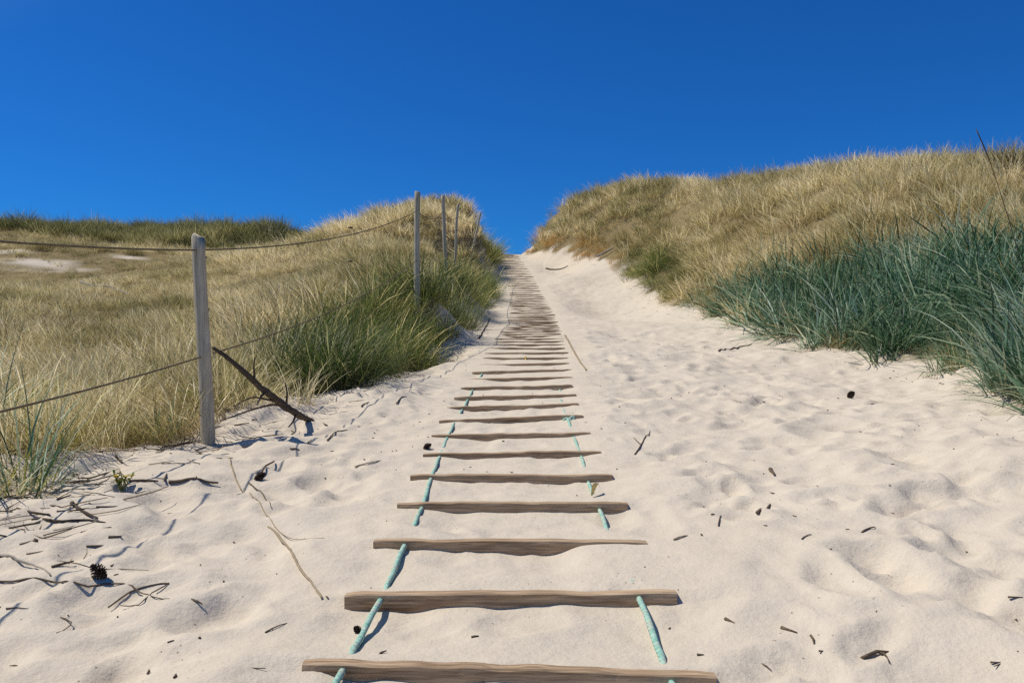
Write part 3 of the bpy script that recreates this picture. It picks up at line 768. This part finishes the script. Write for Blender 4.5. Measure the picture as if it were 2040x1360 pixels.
tuft("dark_bush", 2035, 352, "dark brown bush on the skyline at the right border", M_DKB, "bush", 75, [L(420, .50, 1.05, .016, .7, .5)])
s = MB(); st_ = [Vector(((a - CX) / F * 8.6, 8.6, CZ + (CY - b) / F * 8.6)) for a, b in ((2075, 700), (2045, 560), (2010, 440), (1975, 330), (1945, 258))]
st_[0] = Vector((st_[0].x, 8.6, float(ground_h([st_[0].x], [8.6])[0]) - .03))
st_ = resample(st_, .1); s.tube(st_, [.006 * (1 - .5 * i / len(st_)) * (2.0 if .80 < i / len(st_) < .97 else 1) for i in range(len(st_))], 6)
tag(s.build("grass_stalk", M_BRANCH), "tall dark stalk leaning left over the skyline near the right border", "stalk")
tuft("dark_bush", 535, 470, "dark round tussock at the right end of the far left ridge", M_DGY1, "bush", 85, [L(300, .75, 1.35, .018, .7, .5)])

# ------------------------------------------------------------------ wood, stems, cones on the sand
def stick(name, pts, wpx, label, material=None, cat="twig", group="twigs and stems on the sand", taper=.45, lift=.4, forks=(), seed=0):
    material = material or M_STICK; rr = random.Random(seed + int(pts[0][0]) * 7); s = MB()
    def lay(pp, w0, w1):
        P = [hit(a, b) for a, b in pp]; P = resample(P, .03)
        out = []; rad = []; gz_ = ground_h([p.x for p in P], [p.y for p in P]); n_ = len(gz_)
        bl = np.array([gz_[max(0, i - 5):i + 6].mean() for i in range(n_)]); gz_ = np.maximum(gz_ * .45 + bl * .55, gz_)
        gz_ = np.array([gz_[max(0, i - 1):i + 2].mean() for i in range(n_)])
        for i, p in enumerate(P):
            t = i / max(len(P) - 1, 1); r = .78 * (w0 + (w1 - w0) * t) / F * p.y / 2
            zz = float(gz_[i]) + r * lift + .004 * math.sin(t * 3.1416)
            out.append(Vector((p.x + rr.uniform(-1, 1) * r * .35, p.y, zz))); rad.append(max(r, .0011) * rr.uniform(.85, 1.15))
        s.tube(out, rad, 7, .10, rr)
    lay(pts, wpx, wpx * taper)
    for fk in forks: lay(fk, wpx * .7, wpx * .35)
    return tag(s.build(name, material), label, cat, group)
def K(*a): return list(a)
stick("fallen_straw", K((456,912),(465,942),(499,985),(536,1030),(562,1064),(607,1074),(645,1073)), 4, "long thin straw stem curving down from the fence post and bending right", M_STRAW, "stem")
stick("fallen_straw", K((534,1049),(562,1082),(592,1124),(622,1161),(641,1191)), 6, "long straight brown stem ending left of the second rung", M_STRAW, "stem", taper=1.0)
stick("twig", K((216,1220),(259,1186),(296,1167),(336,1163),(311,1180),(277,1204),(240,1219)), 5, "dark twig bent back on itself into a narrow loop")
stick("root", K((-10,1160),(22,1159),(86,1157),(131,1159),(176,1169),(210,1163),(262,1174),(307,1189),(337,1192)), 6, "long wavy grey root running in from the left border above the looped twig", M_STICK, "root")
stick("dead_grass_blade", K((-10,1107),(34,1114),(67,1131),(101,1148)), 8, "flat grey dead blade slanting down from the left border", M_DRIFT, "dead blade")
stick("twig", K((336,959),(375,959),(409,961),(435,968)), 9, "thick dark stick lying level below the nearest fence post")
stick("twig", K((256,959),(285,960),(315,961)), 8, "short dark stick in line left of the thick level stick")
stick("twig", K((381,1191),(394,1202),(403,1216)), 7, "short curved black twig right of the looped twig")
stick("twig", K((529,1259),(572,1238)), 5, "thin straight twig left of the gap between the two nearest rungs")
stick("fallen_straw", K((495,959),(523,985),(540,1013)), 4, "short brown stem beside the long curving straw stem", M_STICK, "stem")
stick("twig", K((229,903),(246,923)), 7, "stubby dark twig at the rim of the left grass")
stick("twig", K((328,962),(332,944)), 6, "tiny upright dark twig touching the thick level stick", lift=1.0)
stick("twig", K((116,1229),(142,1246),(125,1256),(112,1257)), 4, "hooked thin twig near the bottom left corner")
stick("twig", K((216,1071),(242,1066)), 8, "small dark chip of wood above the looped twig")
stick("root", K((86,1030),(124,1037),(176,1037),(210,1041)), 8, "dark root poking level out of the left grass litter", M_BRANCH, "root")
stick("root", K((142,1003),(165,1019),(195,1036)), 11, "thick black root stub sticking out of the left grass litter", M_BRANCH, "root", lift=.3)
stick("twig", K((652,878),(667,861),(692,856)), 5, "bent brown twig right of the leaning branch's shadow")
stick("fallen_straw", K((707,934),(759,917)), 4, "fine straw stem left of the sixth rung", M_STRAW, "stem")
stick("twig", K((579,897),(596,899)), 6, "small dark twig lying level below the tip of the leaning branch")
stick("twig", K((497,1332),(529,1334)), 4, "thin reddish twig left of the nearest rung")
stick("twig", K((12,1209),(56,1212)), 4, "thin twig by the left border below the wavy root")
stick("twig", K((1534,934),(1543,949)), 10, "short fat dark chip of wood far right of the fifth rung")
stick("twig", K((1509,1028),(1534,1004)), 10, "thick brown stick slanting up right, right of the fourth rung")
stick("twig", K((1431,1049),(1436,1024)), 4, "thin upright twig left of the thick brown slanting stick")
stick("twig", K((1556,1249),(1588,1261)), 10, "thick brown stick slanting down right, lower right sand")
stick("twig", K((1616,1268),(1622,1283)), 8, "stubby dark twig just right of the thick stick slanting down")
stick("twig", K((1631,1304),(1644,1291)), 5, "tiny crooked twig left of the forked dark stick")
stick("twig", K((1716,1313),(1747,1302),(1771,1296)), 9, "forked dark stick on the lower right sand", forks=[K((1753,1301),(1762,1306),(1771,1316))], taper=.9)
stick("twig", K((1517,1317),(1527,1326),(1537,1336)), 5, "small bent twig right of the nearest rung's right end")
stick("twig", K((1974,1320),(1997,1313)), 5, "small forked twig in the bottom right corner", forks=[K((1997,1313),(1980,1331))])
stick("twig", K((1717,1060),(1744,1052)), 5, "thin level twig on the right sand, middle distance")
stick("twig", K((1597,1074),(1616,1064)), 4, "fine short twig in a hollow of the right sand")
stick("twig", K((1342,1075),(1371,1067)), 5, "short straw coloured twig just right of the third rung", M_STRAW)
stick("twig", K((1444,1237),(1464,1239)), 9, "small dark nub of wood right of the second rung")
stick("twig", K((1389,1307),(1403,1303)), 8, "dark crumb of bark right of the right turquoise rope")
stick("twig", K((2008,1199),(2038,1193)), 6, "brown twig at the right border of the sand")
stick("twig", K((1265,906),(1282,877),(1295,857)), 4, "thin forked twig standing right of the sixth and seventh rungs", forks=[K((1276,888),(1262,872))])
stick("twig", K((1432,699),(1460,692),(1497,687)), 5, "thin curved twig on the sand below the blue green grass")
stick("fallen_straw", K((1125,668),(1140,695),(1155,720),(1168,738)), 4, "long straw stem slanting down along the ladder's right side", M_STRAW, "stem", taper=1)
stick("twig", K((1088,536),(1115,537),(1132,530)), 5, "small dark branch lying near the crest, right of the ladder", M_BRANCH)
stick("twig", K((954,675),(964,657),(976,634)), 4, "dark wavy twig between the left grass and the far ladder", M_BRANCH)
stick("twig", K((720,812),(735,800)), 4, "fine twig on the sand right of the leaning branch")
stick("twig", K((790,806),(800,792),(810,790)), 4, "small curved twig left of the ninth rung")
stick("driftwood", K((160,578),(185,583),(222,586),(258,597)), 5, "pale driftwood stick lying in the dry grass of the left field", M_DRIFT, "driftwood", None, .6, 9.0)
stick("driftwood", K((1188,522),(1205,512),(1222,500)), 7, "pale broken branch sticking out of the sand bank below the right dune", M_DRIFT, "driftwood", None, .6, 4.0)

s = MB(); rr = random.Random(8)
def leaf(s, p, q, wdt, rr, bend=.25):
    p, q = Vector(p), Vector(q); d = q - p; sd_ = d.cross(Vector((0, 0, 1))); sd_ = (sd_.normalized() if sd_.length > 1e-6 else Vector((1, 0, 0))) * wdt
    b = len(s.v); n = 5
    for i in range(n + 1):
        t = i / n; c = p + d * t + Vector((0, 0, bend * d.length * math.sin(t * 3.14))); w_ = math.sin(min(1, t * 1.15 + .08) * 3.14) ** .8 if i < n else .02
        s.v += [c - sd_ * w_, c + Vector((0, 0, -.15 * wdt)), c + sd_ * w_]
    for i in range(n):
        s.f += [(b + 3 * i, b + 3 * i + 1, b + 3 * i + 4, b + 3 * i + 3), (b + 3 * i + 1, b + 3 * i + 2, b + 3 * i + 5, b + 3 * i + 4)]
a, b = hit(1179, 991), hit(1196, 978); leaf(s, a + Vector((0, 0, .012)), b + Vector((0, 0, .02)), .014, rr)
tag(s.build("dry_leaf", M_LEAFB), "curled brown dry leaf on the sand behind the fourth rung", "leaf")

def cone(px, py, size, label, stalk=None):
    p = hit(px, py); root = tag(empty("pine_cone", p), label, "pine cone", "dark cones on the sand"); rr = random.Random(px)
    core = MB(); ax = Vector((rr.uniform(-1, 1), rr.uniform(-.6, .6), .35)).normalized(); u = ax.cross(Vector((0, 0, 1))).normalized(); v_ = ax.cross(u)
    c0 = p + Vector((0, 0, size * .38))
    for i in range(9):
        t = i / 8; rad = size * .42 * math.sin(math.pi * (.12 + .80 * t)) 
        for j in range(8):
            a = j * .785 + i * .39; o = c0 + ax * (t - .5) * size * 1.1; dr = u * math.cos(a) + v_ * math.sin(a); tg = ax.cross(dr)
            tip = o + dr * rad * rr.uniform(.95, 1.25) + ax * size * .14; b = len(core.v); h = size * .13
            core.v += [o + dr * rad * .2 - tg * h * .5, o + dr * rad * .2 + tg * h * .5, tip + tg * h, tip - tg * h, tip + ax * h * .5 - dr * h * .2]
            core.f += [(b, b + 1, b + 2, b + 3), (b + 3, b + 2, b + 4), (b, b + 3, b + 4), (b + 1, b + 4, b + 2)]
    blob(core, c0, size * .28, (1, 1, 1), rr, .1)
    core.build("scales", M_CONE, root, smoothed=False)
    if stalk:
        st = MB(); P = resample([hit(a, b) + Vector((0, 0, .012)) for a, b in stalk], .02); st.tube([c0] + P, [size * .10] * (len(P)) + [.002], 6, .1, rr); st.build("stalk", M_STICK, root)
cone(516, 955, .056, "dark cone with a curved stalk, left of the fifth rung", [(529, 931), (547, 923)])
cone(199, 1150, .058, "ragged dark cone above the looped twig")
cone(850, 894, .050, "small dark cone at the left end of the sixth rung")
cone(1694, 793, .075, "dark cone alone on the right sand in front of the blue green grass")
cone(713, 1262, .028, "tiny dark cone left of the turquoise rope by the nearest rung")

# leaning branch at the first post
ROOT = hit(620, 838)
def at(px, py, d): return Vector(((px - CX) / F * d, d, CZ + (CY - py) / F * d))
br = tag(empty("fallen_branch", ROOT), "dark bare branch leaning against the nearest fence post", "branch")
s = MB(); rr = random.Random(6)
P = resample([at(424, 692, 5.53), at(455, 714, 5.58), at(492, 746, 5.66), at(520, 772, 5.74), at(560, 803, 5.88), at(590, 823, 5.98), at(618, 838, ROOT.y), at(628, 845, ROOT.y + .02)], .03)
s.tube([p + Vector((rr.uniform(-.004, .004), 0, rr.uniform(-.004, .004))) for p in P], [.012 + .015 * math.sin(min(1, i / len(P) * 1.25) * 2.3) for i in range(len(P))], 9, .12, rr)
s.build("limb", M_BRANCH, br)
for pp in ([(508, 762, 5.7), (506, 735, 5.68), (507, 712, 5.66)], [(570, 808, 5.92), (572, 780, 5.9), (568, 762, 5.88)], [(560, 803, 5.88), (530, 795, 5.8), (500, 792, 5.7), (465, 810, 5.6)],
           [(575, 812, 5.9), (545, 806, 5.85), (505, 815, 5.7), (440, 838, 5.5)], [(530, 780, 5.76), (520, 790, 5.7), (512, 806, 5.66)], [(590, 822, 5.96), (585, 838, 5.9), (575, 850, 5.8)]):
    s = MB(); Q = resample([at(*q) for q in pp], .03); s.tube(Q, [.011 * (1 - .7 * i / len(Q)) for i in range(len(Q))], 6, .1, rr); s.build("side_twig", M_BRANCH, br)

# small broad-leaved plants by the left sand
def plant(px, py, label, h, n, flowers, seed):
    p = hit(px, py); root = tag(empty("leafy_plant", p), label, "plant", "small leafy plants by the left sand"); rr = random.Random(seed); s = MB(); st = MB(); 
    for i in range(n):
        a = rr.uniform(0, 6.28); lean = rr.uniform(.1, .8); d = Vector((math.cos(a) * lean, math.sin(a) * lean, 1)).normalized(); hh = h * rr.uniform(.5, 1)
        tip = p + d * hh; st.tube([p + Vector((0, 0, -.02)), p + d * hh * .5, tip], [.003, .0025, .0018], 5)
        for q in range(6):
            o = p + d * hh * (.35 + .65 * q / 5); b = rr.uniform(0, 6.28); leaf(s, o, o + Vector((math.cos(b), math.sin(b), rr.uniform(-.1, .9))).normalized() * rr.uniform(.025, .05), .007, rr)
        if flowers and i < flowers:
            fl = MB()
            for q in range(6):
                b = q * 1.05; leaf(fl, tip, tip + Vector((math.cos(b), math.sin(b), .35)) * .022, .009, rr)
            fl.build("flower", M_YFLOW, root)
    st.build("stem", M_YGREEN, root); s.build("foliage", M_YGREEN, root)
plant(242, 975, "small plant with yellow tips on the sand below the left grass", .115, 6, 4, 3)
plant(378, 815, "bushy yellow green plant just left of the nearest fence post", .20, 14, 3, 5)
plant(430, 800, "yellow green plant just right of the nearest fence post", .22, 12, 0, 7)
plant(872, 690, "bright yellow green plant at the foot of the dark green grass by the ladder", .55, 26, 4, 9)

# loose litter: too many bits to count
def litter(name, n, area, label, material, ln, seed, sel=None, r=.0016):
    rr = np.random.default_rng(seed); x = rr.uniform(area[0], area[1], n); y = area[2] + (area[3] - area[2]) * rr.uniform(0, 1, n) ** 1.4
    if sel is not None:
        k = sel(x, y, rr); x, y = x[k], y[k]
    z = ground_h(x, y); s = MB(); q = random.Random(seed)
    for a, b, c in zip(x, y, z):
        an = q.uniform(0, 3.14); l = ln * q.uniform(.25, 1) ** 1.5; d = Vector((math.cos(an), math.sin(an), q.uniform(-.05, .15))) * l; rad = r * q.uniform(.6, 1.9)
        o = Vector((a, b, c + rad * .7)); m_ = o + d * .5 + Vector((q.uniform(-.1, .1) * l, q.uniform(-.1, .1) * l, 0))
        s.tube([o, m_, o + d], [rad, rad * 1.1, rad * .6], 4)
    return tag(s.build(name, material), label, "litter", kind='stuff')
def open_sand(x, y, rr):
    d = np.maximum(in_left(x, y), in_right(x, y)); u = np.abs(x - ladder_c(y))
    return (d < .15) & (rr.uniform(0, 1, len(x)) < np.where(u < .6, .25, .25 + .75 * smooth(-.2, .35, vnoise(x * 1.1, y * 1.1, 90))))
litter("plant_litter", 1500, (-4, 6.5, 1.6, 15), "tiny brown crumbs of bark and stem scattered over the sand", M_STICK, .028, 21, open_sand, .0026)
def rim_l(x, y, rr): d = in_left(x, y) + np.where(y < 5.5, .15, 0); return (d > -.75) & (d < .35) & (rr.uniform(0, 1, len(x)) < np.interp(d, [-.75, -.1, .35], [.10, .85, .9]))
litter("dead_stem_litter", 2600, (-5, -.4, 3.0, 24), "dead straws and thin roots strewn along the rim of the left grass", M_STRAW, .26, 22, rim_l, .0022)
litter("dark_stem_litter", 1800, (-5, -.4, 3.0, 24), "dark dead twigs strewn along the rim of the left grass", M_STICK, .22, 24, rim_l, .0028)
litter("root_litter", 380, (-3.6, -1.5, 3.2, 5.6), "thick tangle of dark roots and stems at the near left rim of the grass", M_BRANCH, .24, 29, rim_l, .0024)
def rim_r(x, y, rr): d = in_right(x, y); return (d > -.45) & (d < .4)
litter("dead_stem_litter", 2200, (2, 8, 5, 34), "dead straws strewn along the rim of the right grass", M_STRAW, .22, 23, rim_r, .0030)
